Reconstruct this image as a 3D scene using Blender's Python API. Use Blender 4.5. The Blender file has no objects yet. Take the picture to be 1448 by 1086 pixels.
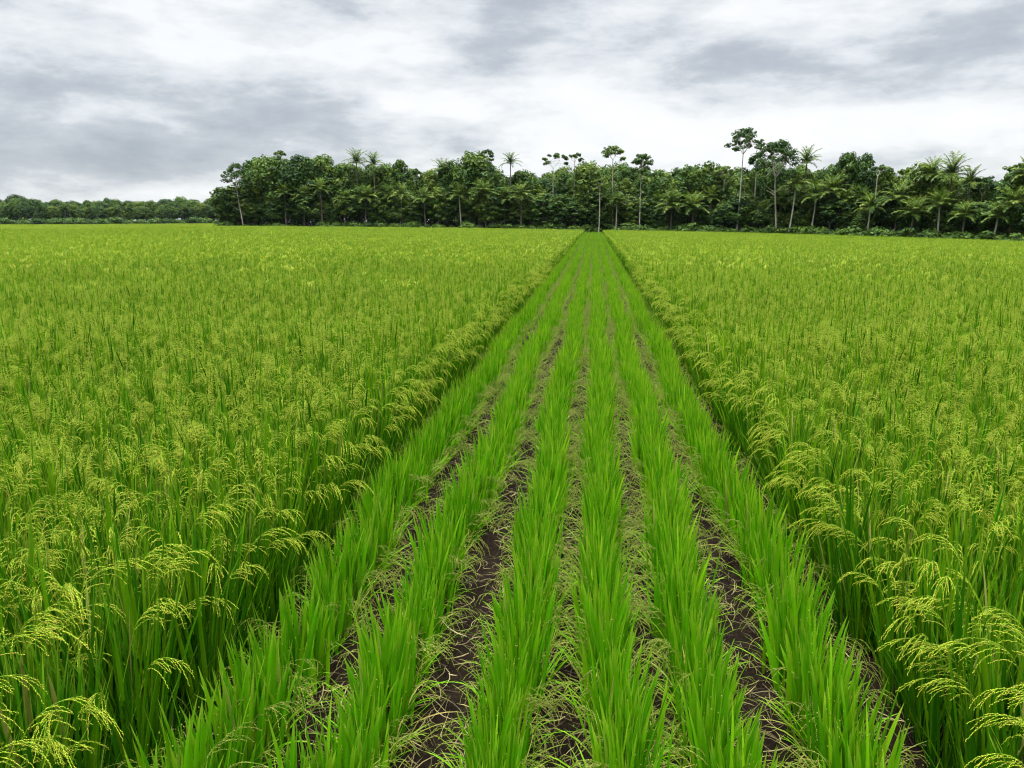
import bpy, math, random
import numpy as np
from mathutils import Vector, Matrix

RNG = np.random.default_rng(7)
random.seed(7)
R = math.radians
SC = bpy.context.scene
COL = SC.collection

# ------------------------------------------------------------------ camera
W, H, F = 1448.0, 1086.0, 1050.0
CAM_Z, PITCH, YAW = 2.0, R(12.35), R(6.2)
HORIZON = 543 - F * math.tan(PITCH)
fwd = np.array([-math.sin(YAW) * math.cos(PITCH), math.cos(YAW) * math.cos(PITCH), -math.sin(PITCH)])
rgt = np.array([math.cos(YAW), math.sin(YAW), 0.0])
upv = np.cross(rgt, fwd)

cam_d = bpy.data.cameras.new('camera')
cam_d.sensor_width = 36.0
cam_d.lens = 36.0 * F / W
cam_d.clip_start = 0.05
cam_d.clip_end = 12000
cam = bpy.data.objects.new('camera', cam_d)
COL.objects.link(cam)
cam.location = (0, 0, CAM_Z)
cam.rotation_euler = (math.pi / 2 - PITCH, 0, YAW)
SC.camera = cam


def pix(u, v, r):
    """World position of photo pixel (u, v) at horizontal range r from the camera."""
    d = fwd + (u - W / 2) / F * rgt + (H / 2 - v) / F * upv
    k = r / math.hypot(d[0], d[1])
    return d[0] * k, d[1] * k, CAM_Z + d[2] * k


def project(p):
    """Photo pixels of world points p (N,3)."""
    q = np.asarray(p, float) - np.array([0, 0, CAM_Z])
    z = q @ fwd
    z = np.where(np.abs(z) < 1e-6, 1e-6, z)
    return W / 2 + F * (q @ rgt) / z, H / 2 - F * (q @ upv) / z, z


# ------------------------------------------------------------------ terrain
HAZE = 0.00003
AZ_K = np.radians([-180, -90, -50, -36, -28, -14, 0, 10.6, 28.4, 45, 90, 180])
AZ_Z = np.array([0.0, 0.15, 0.25, 0.30, 0.50, 0.28, 0.02, -0.20, -0.62, -0.80, -0.4, 0.0])


def terrain(x, y):
    az = np.arctan2(x, y)
    r = np.hypot(x, y)
    s = np.clip((r - 15) / 70, 0, 1)
    s = s * s * (3 - 2 * s)
    return np.interp(az, AZ_K, AZ_Z) * s


FR_AZ = np.radians([-60, -27.6, -14, 0, 10.6, 28.4, 50])
FR_R = np.array([140, 138, 128, 116, 106, 88, 84.0])


def forest_r(az):
    return np.interp(az, FR_AZ, FR_R)


FAR_R = 300.0


def field_r(az):
    return np.where(az < R(-27.9), FAR_R - 4, forest_r(az) - 1.5)


# ------------------------------------------------------------------ materials
def new_mat(name):
    m = bpy.data.materials.new(name)
    m.use_nodes = True
    nt = m.node_tree
    nt.nodes.clear()
    return m, nt


def N(nt, typ, **kw):
    n = nt.nodes.new(typ)
    for k, v in kw.items():
        if k.startswith('i_'):
            n.inputs[int(k[2:])].default_value = v
        else:
            setattr(n, k, v)
    return n


def ramp(nt, stops, fac):
    n = nt.nodes.new('ShaderNodeValToRGB')
    e = n.color_ramp.elements
    while len(e) < len(stops):
        e.new(0.5)
    for i, (p, c) in enumerate(stops):
        e[i].position = p
        e[i].color = (c[0], c[1], c[2], 1)
    nt.links.new(fac, n.inputs[0])
    return n.outputs[0]


def mixc(nt, fac, a, b, mode='MIX'):
    n = nt.nodes.new('ShaderNodeMix')
    n.data_type = 'RGBA'
    n.blend_type = mode
    for idx, v in ((0, fac), (6, a), (7, b)):
        if isinstance(v, (int, float)):
            n.inputs[idx].default_value = v
        elif isinstance(v, tuple):
            n.inputs[idx].default_value = (*v, 1)
        else:
            nt.links.new(v, n.inputs[idx])
    return n.outputs[2]


def math_n(nt, op, a, b=None, c=None, clamp=False):
    n = nt.nodes.new('ShaderNodeMath')
    n.operation = op
    n.use_clamp = clamp
    for i, v in enumerate((a, b, c)):
        if v is None:
            continue
        if isinstance(v, (int, float)):
            n.inputs[i].default_value = v
        else:
            nt.links.new(v, n.inputs[i])
    return n.outputs[0]


def noise(nt, scale, detail=3.0, rough=0.55, vec=None, lac=2.0):
    n = nt.nodes.new('ShaderNodeTexNoise')
    n.inputs['Scale'].default_value = scale
    n.inputs['Detail'].default_value = detail
    n.inputs['Roughness'].default_value = rough
    n.inputs['Lacunarity'].default_value = lac
    if vec is not None:
        nt.links.new(vec, n.inputs['Vector'])
    return n.outputs[0]


def attr(nt, name):
    n = nt.nodes.new('ShaderNodeAttribute')
    n.attribute_name = name
    return n


def leafy_output(nt, color, trans_color, trans=0.3, rough=0.45, spec=0.35):
    bs = nt.nodes.new('ShaderNodeBsdfPrincipled')
    nt.links.new(color, bs.inputs['Base Color'])
    bs.inputs['Roughness'].default_value = rough
    bs.inputs['Specular IOR Level'].default_value = spec
    tr = nt.nodes.new('ShaderNodeBsdfTranslucent')
    nt.links.new(trans_color, tr.inputs['Color'])
    mx = nt.nodes.new('ShaderNodeMixShader')
    mx.inputs[0].default_value = trans
    nt.links.new(bs.outputs[0], mx.inputs[1])
    nt.links.new(tr.outputs[0], mx.inputs[2])
    out = nt.nodes.new('ShaderNodeOutputMaterial')
    nt.links.new(mx.outputs[0], out.inputs['Surface'])


def rice_leaf_material(name, young, mid, old, tip, trans):
    m, nt = new_mat(name)
    a = attr(nt, 'blade')                       # x: along the blade, y: per blade
    sep = nt.nodes.new('ShaderNodeSeparateXYZ')
    nt.links.new(a.outputs['Vector'], sep.inputs[0])
    geo = nt.nodes.new('ShaderNodeNewGeometry')
    dk = (young[0] * 0.55, young[1] * 0.62, young[2])
    c = ramp(nt, [(0.0, dk), (0.35, young), (0.72, mid), (0.93, old), (0.965, old), (0.985, (0.42, 0.36, 0.10)), (1.0, (0.30, 0.21, 0.09))], sep.outputs['Y'])
    # crop patches: some stretches of the field ripen earlier
    mp = nt.nodes.new('ShaderNodeMapping')
    mp.inputs['Scale'].default_value = (0.6, 1.0, 0.0)
    nt.links.new(geo.outputs['Position'], mp.inputs['Vector'])
    f = noise(nt, 0.085, 4.0, 0.6, mp.outputs[0])
    f = math_n(nt, 'MULTIPLY_ADD', f, 4.0, -1.5, True)
    c2 = mixc(nt, 0.65, c, (young[0] * 0.60, young[1] * 0.80, young[2] * 0.9))
    c = mixc(nt, f, c2, c)
    tipf = math_n(nt, 'MULTIPLY_ADD', sep.outputs['X'], 4.0, -3.1, True)
    c = mixc(nt, math_n(nt, 'MULTIPLY', tipf, 0.55), c, tip)
    tc = mixc(nt, 1.0, c, (1.15, 1.15, 0.55), 'MULTIPLY')
    leafy_output(nt, c, tc, trans, 0.45, 0.05)
    return m


def simple_plant_material(name, stops, trans=0.2, rough=0.6, use='Y', spec=0.25, objrand=0.0):
    m, nt = new_mat(name)
    a = attr(nt, 'blade')
    sep = nt.nodes.new('ShaderNodeSeparateXYZ')
    nt.links.new(a.outputs['Vector'], sep.inputs[0])
    fac = sep.outputs[use]
    if objrand:
        oi = nt.nodes.new('ShaderNodeObjectInfo')
        k = math_n(nt, 'MULTIPLY_ADD', oi.outputs['Random'], objrand, -objrand / 2)
        fac = math_n(nt, 'ADD', fac, k, None, True)
    c = ramp(nt, stops, fac)
    tc = mixc(nt, 1.0, c, (1.1, 1.1, 0.6), 'MULTIPLY')
    leafy_output(nt, c, tc, trans, rough, spec)
    return m


def bark_material(name, a, b, scale=6.0):
    m, nt = new_mat(name)
    tc = nt.nodes.new('ShaderNodeTexCoord')
    mp = nt.nodes.new('ShaderNodeMapping')
    mp.inputs['Scale'].default_value = (1, 1, 0.35)
    nt.links.new(tc.outputs['Object'], mp.inputs['Vector'])
    c = ramp(nt, [(0.3, a), (0.7, b)], noise(nt, scale, 4, 0.65, mp.outputs[0]))
    bs = nt.nodes.new('ShaderNodeBsdfPrincipled')
    nt.links.new(c, bs.inputs['Base Color'])
    bs.inputs['Roughness'].default_value = 0.85
    out = nt.nodes.new('ShaderNodeOutputMaterial')
    nt.links.new(bs.outputs[0], out.inputs['Surface'])
    return m


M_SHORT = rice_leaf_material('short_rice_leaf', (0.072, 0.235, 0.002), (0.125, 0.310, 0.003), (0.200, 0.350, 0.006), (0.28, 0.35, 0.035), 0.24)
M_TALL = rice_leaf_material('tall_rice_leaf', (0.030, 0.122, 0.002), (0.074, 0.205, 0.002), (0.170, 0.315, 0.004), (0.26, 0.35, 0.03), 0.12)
M_PANICLE = simple_plant_material('rice_grain', [(0.0, (0.13, 0.26, 0.005)), (0.45, (0.275, 0.37, 0.010)), (0.85, (0.42, 0.43, 0.03)), (1.0, (0.38, 0.28, 0.06))], 0.25, 0.55)
M_OLD = simple_plant_material('ripe_rice_grain', [(0.0, (0.085, 0.145, 0.008)), (0.5, (0.15, 0.185, 0.015)), (0.85, (0.22, 0.21, 0.035)), (1.0, (0.26, 0.20, 0.06))], 0.2, 0.6)
M_STRAW = simple_plant_material('dry_straw', [(0.0, (0.030, 0.022, 0.010)), (0.5, (0.105, 0.085, 0.028)), (0.9, (0.20, 0.165, 0.06)), (1.0, (0.30, 0.25, 0.12))], 0.1, 0.7)
M_TREE = simple_plant_material('broadleaf_foliage', [(0.0, (0.008, 0.028, 0.003)), (0.5, (0.034, 0.080, 0.007)), (1.0, (0.120, 0.165, 0.017))], 0.25, 0.6, 'Y', 0.15, 0.5)
M_PALM = simple_plant_material('palm_frond_green', [(0.0, (0.026, 0.070, 0.006)), (0.5, (0.078, 0.138, 0.012)), (1.0, (0.180, 0.215, 0.032))], 0.3, 0.5, 'Y', 0.25, 0.5)
M_FLORA = simple_plant_material('undergrowth_green', [(0.0, (0.012, 0.034, 0.005)), (0.5, (0.032, 0.075, 0.008)), (1.0, (0.085, 0.135, 0.014))], 0.2, 0.6, 'Y', 0.12, 0.3)
M_BARK = bark_material('dark_bark', (0.06, 0.045, 0.032), (0.17, 0.14, 0.11))
M_PALE = bark_material('pale_bark', (0.16, 0.145, 0.11), (0.40, 0.37, 0.31), 3.0)

# soil
M_SOIL, nt = new_mat('dark_wet_soil')
geo = nt.nodes.new('ShaderNodeNewGeometry')
n1 = noise(nt, 9.0, 8, 0.7, geo.outputs['Position'])
n2 = noise(nt, 60.0, 6, 0.7, geo.outputs['Position'])
c = ramp(nt, [(0.30, (0.003, 0.002, 0.0012)), (0.55, (0.010, 0.0065, 0.0038)), (0.78, (0.036, 0.025, 0.015))],
         math_n(nt, 'MULTIPLY_ADD', n2, 0.6, math_n(nt, 'MULTIPLY', n1, 0.45)))
bs = nt.nodes.new('ShaderNodeBsdfPrincipled')
nt.links.new(c, bs.inputs['Base Color'])
bs.inputs['Roughness'].default_value = 0.8
bs.inputs['Specular IOR Level'].default_value = 0.04
bp = nt.nodes.new('ShaderNodeBump')
bp.inputs['Strength'].default_value = 0.8
bp.inputs['Distance'].default_value = 0.02
nt.links.new(n2, bp.inputs['Height'])
nt.links.new(bp.outputs[0], bs.inputs['Normal'])
out = nt.nodes.new('ShaderNodeOutputMaterial')
nt.links.new(bs.outputs[0], out.inputs['Surface'])


# ------------------------------------------------------------------ mesh assembly
class Geo:
    def __init__(self):
        self.V, self.A, self.FQ, self.MI, self.n = [], [], [], [], 0

    def add(self, V, Fc, A, mi=0):
        """V (n,3), Fc (m,4) or (m,3) local indices, A (n,2) blade attribute."""
        V = np.asarray(V, float)
        Fc = np.asarray(Fc, int)
        if Fc.shape[1] == 3:
            Fc = np.concatenate([Fc, np.full((len(Fc), 1), -1 - self.n)], 1)
        self.V.append(V)
        self.A.append(np.asarray(A, float))
        self.FQ.append(Fc + self.n)
        self.MI.append(np.full(len(Fc), mi, int))
        self.n += len(V)
        return self

    def join(self, other, M=None, mi=0, remap=None):
        V, Fq, A, MI = other.arrays()
        if M is not None:
            Mn = np.array(M)
            V = V @ Mn[:3, :3].T + Mn[:3, 3]
        self.V.append(V)
        self.A.append(A)
        self.FQ.append(np.where(Fq >= 0, Fq + self.n, -1))
        self.MI.append(MI + mi)
        self.n += len(V)
        return self

    def arrays(self):
        return np.concatenate(self.V), np.concatenate(self.FQ), np.concatenate(self.A), np.concatenate(self.MI)

    def mesh(self, name, mats, smooth=True):
        V, Fq, A, MI = self.arrays()
        me = bpy.data.meshes.new(name)
        quad = Fq[:, 3] >= 0
        tot = np.where(quad, 4, 3)
        starts = np.concatenate([[0], np.cumsum(tot)[:-1]])
        loops = Fq[np.stack([np.ones(len(Fq), bool)] * 3 + [quad], 1)]
        me.vertices.add(len(V))
        me.vertices.foreach_set('co', V.astype(np.float32).ravel())
        me.loops.add(len(loops))
        me.loops.foreach_set('vertex_index', loops.astype(np.int32))
        me.polygons.add(len(Fq))
        me.polygons.foreach_set('loop_start', starts.astype(np.int32))
        me.polygons.foreach_set('material_index', MI.astype(np.int32))
        me.update(calc_edges=True)
        me.polygons.foreach_set('use_smooth', np.full(len(Fq), smooth))
        at = me.attributes.new('blade', 'FLOAT_VECTOR', 'POINT')
        buf = np.zeros((len(V), 3), np.float32)
        buf[:, :2] = A
        at.data.foreach_set('vector', buf.ravel())
        for m in mats:
            me.materials.append(m)
        me.validate()
        return me


def blades(g, base, phi, th0, curv, L, Wd, twist, seg=6, fold=True, mi=0, shade=None, power=1.5, yaw=None):
    """Grass blades as folded ribbons with a pointed tip."""
    n = len(base)
    s = np.linspace(0, 1, seg + 1)
    th = th0[:, None] + curv[:, None] * s[None] ** power
    ph = np.repeat(phi[:, None], seg + 1, 1)
    if yaw is not None:
        ph = ph + yaw[:, None] * s[None]
    hx, hy = np.cos(ph), np.sin(ph)
    st = (L / seg)[:, None]
    dx, dy, dz = np.sin(th) * hx * st, np.sin(th) * hy * st, np.cos(th) * st
    z0 = np.zeros((n, 1))
    cx = base[:, 0:1] + np.concatenate([z0, np.cumsum(dx[:, :-1], 1)], 1)
    cy = base[:, 1:2] + np.concatenate([z0, np.cumsum(dy[:, :-1], 1)], 1)
    cz = base[:, 2:3] + np.concatenate([z0, np.cumsum(dz[:, :-1], 1)], 1)
    b = np.stack([-hy, hx, np.zeros_like(hx)], -1)
    nn = np.stack([np.cos(th) * hx, np.cos(th) * hy, -np.sin(th)], -1)
    tw = (twist[:, None] * (0.4 + 0.6 * s[None]))[..., None]
    side = np.cos(tw) * b + np.sin(tw) * nn
    nrm = -np.sin(tw) * b + np.cos(tw) * nn
    wprof = (0.5 + 0.5 * np.clip(s * 3, 0, 1)) * (1 - s) ** 0.6
    w = (Wd[:, None] * wprof[None])[..., None] * 0.5
    c = np.stack([cx, cy, cz], -1)
    if fold:
        rows = np.stack([c - side * w, c + nrm * w * 0.45, c + side * w], 2)
        k = 3
    else:
        rows = np.stack([c - side * w, c + side * w], 2)
        k = 2
    rows = rows[:, :seg]                      # (n,seg,k,3)
    tip = c[:, seg:seg + 1, :]                # (n,1,3)
    per = seg * k + 1
    V = np.concatenate([rows.reshape(n, seg * k, 3), tip], 1).reshape(-1, 3)
    q, t = [], []
    for i in range(seg - 1):
        for j in range(k - 1):
            a0 = i * k + j
            q.append([a0, a0 + 1, a0 + k + 1, a0 + k])
    for j in range(k - 1):
        a0 = (seg - 1) * k + j
        t.append([a0, a0 + 1, seg * k])
    off = (np.arange(n) * per)[:, None, None]
    sh = RNG.random(n) if shade is None else shade
    A = np.stack([np.tile(np.concatenate([np.repeat(s[:seg], k), [1.0]]), n), np.repeat(sh, per)], 1)
    n0 = g.n
    g.V.append(V)
    g.A.append(A)
    if q:
        Q = (np.array(q)[None] + off).reshape(-1, 4) + n0
        g.FQ.append(Q)
        g.MI.append(np.full(len(Q), mi, int))
    T = (np.array(t)[None] + off).reshape(-1, 3) + n0
    g.FQ.append(np.concatenate([T, np.full((len(T), 1), -1)], 1))
    g.MI.append(np.full(len(T), mi, int))
    g.n += len(V)
    return c


def grains(g, pos, dirs, length, width, shade, mi=0):
    """Small four-sided spindles."""
    n = len(pos)
    d = dirs / np.maximum(np.linalg.norm(dirs, axis=1, keepdims=True), 1e-6)
    ref = np.where(np.abs(d[:, 2:3]) < 0.9, np.array([[0, 0, 1.0]]), np.array([[1.0, 0, 0]]))
    a = np.cross(d, ref)
    a /= np.maximum(np.linalg.norm(a, axis=1, keepdims=True), 1e-6)
    b = np.cross(d, a)
    L, w = np.broadcast_to(length, (n,))[:, None], np.broadcast_to(width, (n,))[:, None]
    V = np.stack([pos, pos + d * L * 0.45 + a * w / 2, pos + d * L * 0.45 + b * w / 2, pos + d * L * 0.45 - a * w / 2,
                  pos + d * L * 0.45 - b * w / 2, pos + d * L], 1).reshape(-1, 3)
    f = np.array([[0, 2, 1], [0, 3, 2], [0, 4, 3], [0, 1, 4], [5, 1, 2], [5, 2, 3], [5, 3, 4], [5, 4, 1]])
    Fc = (f[None] + (np.arange(n) * 6)[:, None, None]).reshape(-1, 3) + g.n
    g.V.append(V)
    g.A.append(np.stack([np.full(6 * n, 0.5), np.repeat(shade, 6)], 1))
    g.FQ.append(np.concatenate([Fc, np.full((len(Fc), 1), -1)], 1))
    g.MI.append(np.full(len(Fc), mi, int))
    g.n += 6 * n


def tube(g, pts, radii, sides=6, mi=0, shade=0.5):
    pts = np.asarray(pts, float)
    radii = np.asarray(radii, float)
    n = len(pts)
    t = np.gradient(pts, axis=0)
    t /= np.maximum(np.linalg.norm(t, axis=1, keepdims=True), 1e-9)
    ref = np.array([1.0, 0.02, 0.0]) if abs(t[0][0]) < 0.9 else np.array([0, 1.0, 0])
    a = np.cross(t, ref)
    a /= np.maximum(np.linalg.norm(a, axis=1, keepdims=True), 1e-9)
    b = np.cross(t, a)
    ang = np.arange(sides) * 2 * math.pi / sides
    V = pts[:, None] + radii[:, None, None] * (np.cos(ang)[None, :, None] * a[:, None] + np.sin(ang)[None, :, None] * b[:, None])
    V = V.reshape(-1, 3)
    Fc = []
    for i in range(n - 1):
        for j in range(sides):
            j2 = (j + 1) % sides
            Fc.append([i * sides + j, i * sides + j2, (i + 1) * sides + j2, (i + 1) * sides + j])
    Fq = np.array(Fc)
    g.add(V, Fq, np.full((len(V), 2), shade), mi)


def obj(name, me, parent=None):
    o = bpy.data.objects.new(name, me)
    COL.objects.link(o)
    if parent is not None:
        o.parent = parent
    return o


def empty(name, loc=(0, 0, 0), rz=0.0, sc=1.0):
    o = bpy.data.objects.new(name, None)
    o.empty_display_size = 0.1
    COL.objects.link(o)
    o.location = loc
    o.rotation_euler = (0, 0, rz)
    o.scale = (sc, sc, sc)
    return o


def tag(o, label=None, cat=None, group=None, kind=None):
    if label:
        o['label'] = label
    if cat:
        o['category'] = cat
    if group:
        o['group'] = group
    if kind:
        o['kind'] = kind
    return o


def U(a, b, n):
    return RNG.uniform(a, b, n)


# ------------------------------------------------------------------ rice: building blocks
def panicle_geo(L=0.20, th_a=0.25, th_b=2.3, nb=8, stalk=0.22, brl=(0.07, 0.13), grain=(0.0088, 0.0034), spread=0.5, mi=0):
    """A drooping panicle that arches towards +X from its stalk at the origin."""
    g = Geo()
    seg = 12
    s = np.linspace(0, 1, seg + 1)
    th = th_a + (th_b - th_a) * s ** 1.1
    step = L / seg
    yaw = RNG.uniform(-0.25, 0.25) * s
    p = np.zeros((seg + 1, 3))
    for i in range(seg):
        p[i + 1] = p[i] + step * np.array([math.sin(th[i]) * math.cos(yaw[i]), math.sin(th[i]) * math.sin(yaw[i]), math.cos(th[i])])
    low = np.array([[-stalk * math.sin(th_a) * k, 0, -stalk * math.cos(th_a) * k] for k in (1, 0.5)])
    tube(g, np.concatenate([low, p]), np.concatenate([[0.0016, 0.0015], np.linspace(0.0013, 0.0006, seg + 1)]), 3, mi, 0.15)
    P, D, S = [], [], []
    for b in range(nb):
        f = (b + 0.7) / nb
        i0 = min(int(f * seg), seg - 1)
        start = p[i0]
        t0 = th[i0]
        ln = RNG.uniform(*brl) * (1.1 - 0.4 * f)
        k = 7
        az = yaw[i0] + RNG.uniform(-1, 1) * spread
        tt = t0 + 0.15 + (2.75 - t0) * np.linspace(0, 1, k) ** 0.9 * RNG.uniform(0.55, 1.0)
        q = [start]
        for j in range(k):
            q.append(q[-1] + ln / k * np.array([math.sin(tt[j]) * math.cos(az), math.sin(tt[j]) * math.sin(az), math.cos(tt[j])]))
        q = np.array(q)
        tube(g, q[::2], np.full(len(q[::2]), 0.0006), 3, mi, 0.15)
        ng = max(5, int(ln / 0.0056))
        u = np.linspace(0.12, 1.0, ng) * k
        ii = np.minimum(u.astype(int), k - 1)
        fr = (u - ii)[:, None]
        pos = q[ii] * (1 - fr) + q[ii + 1] * fr
        d = q[ii + 1] - q[ii]
        d = d / np.linalg.norm(d, axis=1, keepdims=True)
        d = d + RNG.normal(0, 0.22, d.shape)
        P.append(pos)
        D.append(d)
        S.append(RNG.random(ng))
    P, D, S = np.concatenate(P), np.concatenate(D), np.concatenate(S)
    grains(g, P, D, grain[0] * U(0.8, 1.15, len(P)), grain[1], S, mi)
    return g


def tall_foliage(nbl=27, spread=0.055, seg=6, fold=True, wide=1.0, lean=(0.02, 0.24), out=0.0):
    g = Geo()
    n = nbl
    rad = spread * np.sqrt(RNG.random(n))
    ang = U(0, 2 * math.pi, n)
    base = np.stack([rad * np.cos(ang), rad * np.sin(ang), np.full(n, -0.02)], 1)
    phi = ang + RNG.normal(0, 0.6, n)
    L = U(0.55, 0.86, n)
    th0 = U(*lean, n)
    curv = np.abs(RNG.normal(0.06, 0.20, n)) * (0.9 - L * 0.55) * 2
    blades(g, base, phi, th0, curv, L, U(0.014, 0.026, n) * wide, RNG.normal(0, 0.9, n), seg, fold)
    # stiff flag leaves that stand above the ears
    m = 7
    a2 = U(0, 2 * math.pi, m)
    b2 = np.stack([0.03 * np.cos(a2), 0.03 * np.sin(a2), U(0.35, 0.5, m)], 1)
    blades(g, b2, a2, U(0.03, 0.25, m), U(0.0, 0.25, m), U(0.30, 0.46, m), U(0.015, 0.024, m) * wide, RNG.normal(0, 0.9, m), seg, fold)
    # low sheath leaves that close the stand towards the ground
    m = int(nbl * .8)
    ang = U(0, 2 * math.pi, m)
    base = np.stack([spread * np.cos(ang), spread * np.sin(ang), np.full(m, -0.02)], 1)
    blades(g, base, ang, U(0.1, 0.4, m), U(0.1, 0.9, m), U(0.28, 0.5, m), U(0.010, 0.015, m) * wide, RNG.normal(0, 0.9, m), max(3, seg - 2), fold)
    return g


def short_foliage(nbl=30, seg=6, wide=1.0):
    """Upright leaves of a short row plant; the row runs along Y, leaves fan out along X."""
    g = Geo()
    n = nbl
    base = np.stack([RNG.normal(0, 0.044, n), U(-0.08, 0.08, n), np.full(n, -0.02)], 1)
    phi = np.where(base[:, 0] + RNG.normal(0, 0.03, n) > 0, 0.0, math.pi) + RNG.normal(0, 0.9, n)
    L = U(0.27, 0.47, n) * np.clip(1.12 - np.abs(base[:, 0]) * 3.0, .6, 1.12)
    th0 = np.abs(RNG.normal(0.0, 0.08, n)) + np.abs(base[:, 0]) * 1.0
    blades(g, base, phi, th0, np.abs(RNG.normal(0.0, 0.16, n)), L, U(0.017, 0.037, n) * wide, RNG.normal(math.pi / 2, 0.8, n) * np.where(RNG.random(n) < .5, 1, -1), seg)
    # a few slimmer leaves bending out of the row
    m = max(4, nbl // 3)
    sx = np.where(RNG.random(m) < 0.5, 1, -1)
    base = np.stack([sx * U(0.03, 0.08, m), U(-0.08, 0.08, m), np.full(m, -0.01)], 1)
    phi = np.where(sx > 0, 0.0, math.pi) + RNG.normal(0, 0.5, m)
    blades(g, base, phi, U(0.3, 0.7, m), U(0.4, 1.3, m), U(0.16, 0.30, m), U(0.006, 0.012, m) * wide, RNG.normal(0, 0.5, m), seg, shade=U(0.6, 1.0, m))
    # dry yellow leaves and stems sprawling over the furrow
    m = 18
    sx = np.where(RNG.random(m) < 0.5, 1, -1)
    base = np.stack([sx * U(0.05, 0.09, m), U(-0.08, 0.08, m), U(0.0, 0.08, m)], 1)
    phi = np.where(sx > 0, 0.0, math.pi) + RNG.normal(0, 1.1, m)
    blades(g, base, phi, U(0.2, 1.2, m), U(0.3, 2.0, m), U(0.08, 0.26, m), U(0.003, 0.009, m) * wide, RNG.normal(0, 0.8, m), seg, True, 1, yaw=RNG.normal(0, .6, m))
    # loose grains caught among the leaves
    k = 16
    pos = np.stack([RNG.normal(0, 0.06, k), U(-0.09, 0.09, k), U(0.12, 0.40, k)], 1)
    grains(g, pos, RNG.normal(0, 1, (k, 3)), U(0.006, 0.011, k), 0.004, U(0, 1, k), 1)
    return g


def side_tuft():
    """Low yellowish panicle that hangs from the flank of a short plant over the furrow (towards +X)."""
    return panicle_geo(L=RNG.uniform(0.12, 0.19), th_a=RNG.uniform(0.5, 0.9), th_b=RNG.uniform(1.9, 2.4), nb=6, stalk=0.13, brl=(0.06, 0.13),
                       grain=(0.0085, 0.0034), spread=0.7)


NV_T, NV_S, NV_P, NV_E, NV_D = 8, 10, 6, 6, 6
tall_geo = [tall_foliage() for _ in range(NV_T)]
short_geo = [short_foliage(int(RNG.integers(31, 41))) for _ in range(NV_S)]
pan_geo = [panicle_geo(RNG.uniform(0.13, 0.19), 0.08, RNG.uniform(1.3, 2.5), 7, 0.25, (0.05, 0.09), spread=0.4) for _ in range(NV_P)]
edge_geo = [panicle_geo(RNG.uniform(0.17, 0.25), RNG.uniform(.2, .5), RNG.uniform(1.8, 2.4), 10, 0.25, (0.08, 0.16), spread=0.5) for _ in range(NV_E)]
droop_geo = [side_tuft() for _ in range(NV_D)]

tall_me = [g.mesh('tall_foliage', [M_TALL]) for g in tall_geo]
short_me = [g.mesh('short_foliage', [M_SHORT, M_OLD]) for g in short_geo]
pan_me = [g.mesh('panicle', [M_PANICLE]) for g in pan_geo]
edge_me = [g.mesh('edge_panicle', [M_PANICLE]) for g in edge_geo]
droop_me = [g.mesh('low_panicle', [M_OLD]) for g in droop_geo]


def rot_z(a):
    return Matrix.Rotation(a, 4, 'Z')


def panicle_spots(n, edge):
    """Transforms of the panicles of one tall plant (edge plants lean theirs towards local +X)."""
    out = []
    for _ in range(n):
        if edge:
            a = random.gauss(0, 0.75)
            r, z = random.uniform(0.0, 0.13), random.uniform(0.42, 0.73)
        else:
            a = random.uniform(0, 2 * math.pi)
            r, z = random.uniform(0.0, 0.06), random.uniform(0.60, 0.74)
        out.append((random.randrange(NV_E if edge else NV_P), Matrix.Translation((r * math.cos(a), r * math.sin(a) + random.uniform(-.04, .04), z)) @ rot_z(a)))
    return out


def droop_spots(n):
    out = []
    for _ in range(n):
        a = random.choice((0, math.pi)) + random.gauss(0, 0.5)
        r = random.uniform(0.06, 0.11)
        out.append((random.randrange(NV_D), Matrix.Translation((r * math.cos(a), random.uniform(-.07, .07), random.uniform(0.10, 0.24))) @ rot_z(a)))
    return out


# prototypes of plants: (foliage index, [(panicle index, matrix)])
TALL_KIND = [(i % NV_T, panicle_spots(random.choice((3, 4, 5, 6)), False)) for i in range(10)]
EDGE_KIND = [(i % NV_T, panicle_spots(random.choice((2, 3, 3, 4)), True)) for i in range(9)]
SHORT_KIND = [(i % NV_S, droop_spots(random.choice((2, 3, 4, 5)))) for i in range(14)]

def lattice(X, Y, s, seed):
    r = np.random.default_rng(seed)
    T = r.random((64, 64))
    fx, fy = X / s, Y / s
    ix, iy = np.floor(fx).astype(int), np.floor(fy).astype(int)
    tx, ty = fx - ix, fy - iy
    tx, ty = tx * tx * (3 - 2 * tx), ty * ty * (3 - 2 * ty)
    q = lambda a, b: T[a % 64, b % 64]
    return (q(ix, iy) * (1 - tx) + q(ix + 1, iy) * tx) * (1 - ty) + (q(ix, iy + 1) * (1 - tx) + q(ix + 1, iy + 1) * tx) * ty


# ------------------------------------------------------------------ where the rice stands
ROWS = [-1.26, -0.775, -0.30, 0.10, 0.49, 0.94]
EDGE_L, EDGE_R = -1.52, 1.265
ROW_STEP, TALL_STEP = 0.145, 0.17
AZ_MIN, AZ_MAX = R(-47), R(42)

short_pts = []
for ri, rx in enumerate(ROWS):
    y = 0.9 + RNG.uniform(0, 0.1)
    while True:
        r_end = float(forest_r(np.array(0.0))) + 1.0
        if y > r_end:
            break
        short_pts.append((rx + RNG.normal(0, 0.018) + 0.03 * math.sin(y * 0.9 + ri * 2.1) + 0.02 * math.sin(y * 2.3 + ri), y, ri))
        y += ROW_STEP * RNG.uniform(0.75, 1.2) * (1.9 if RNG.random() < .035 else 1)
short_pts = np.array(short_pts)

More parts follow.
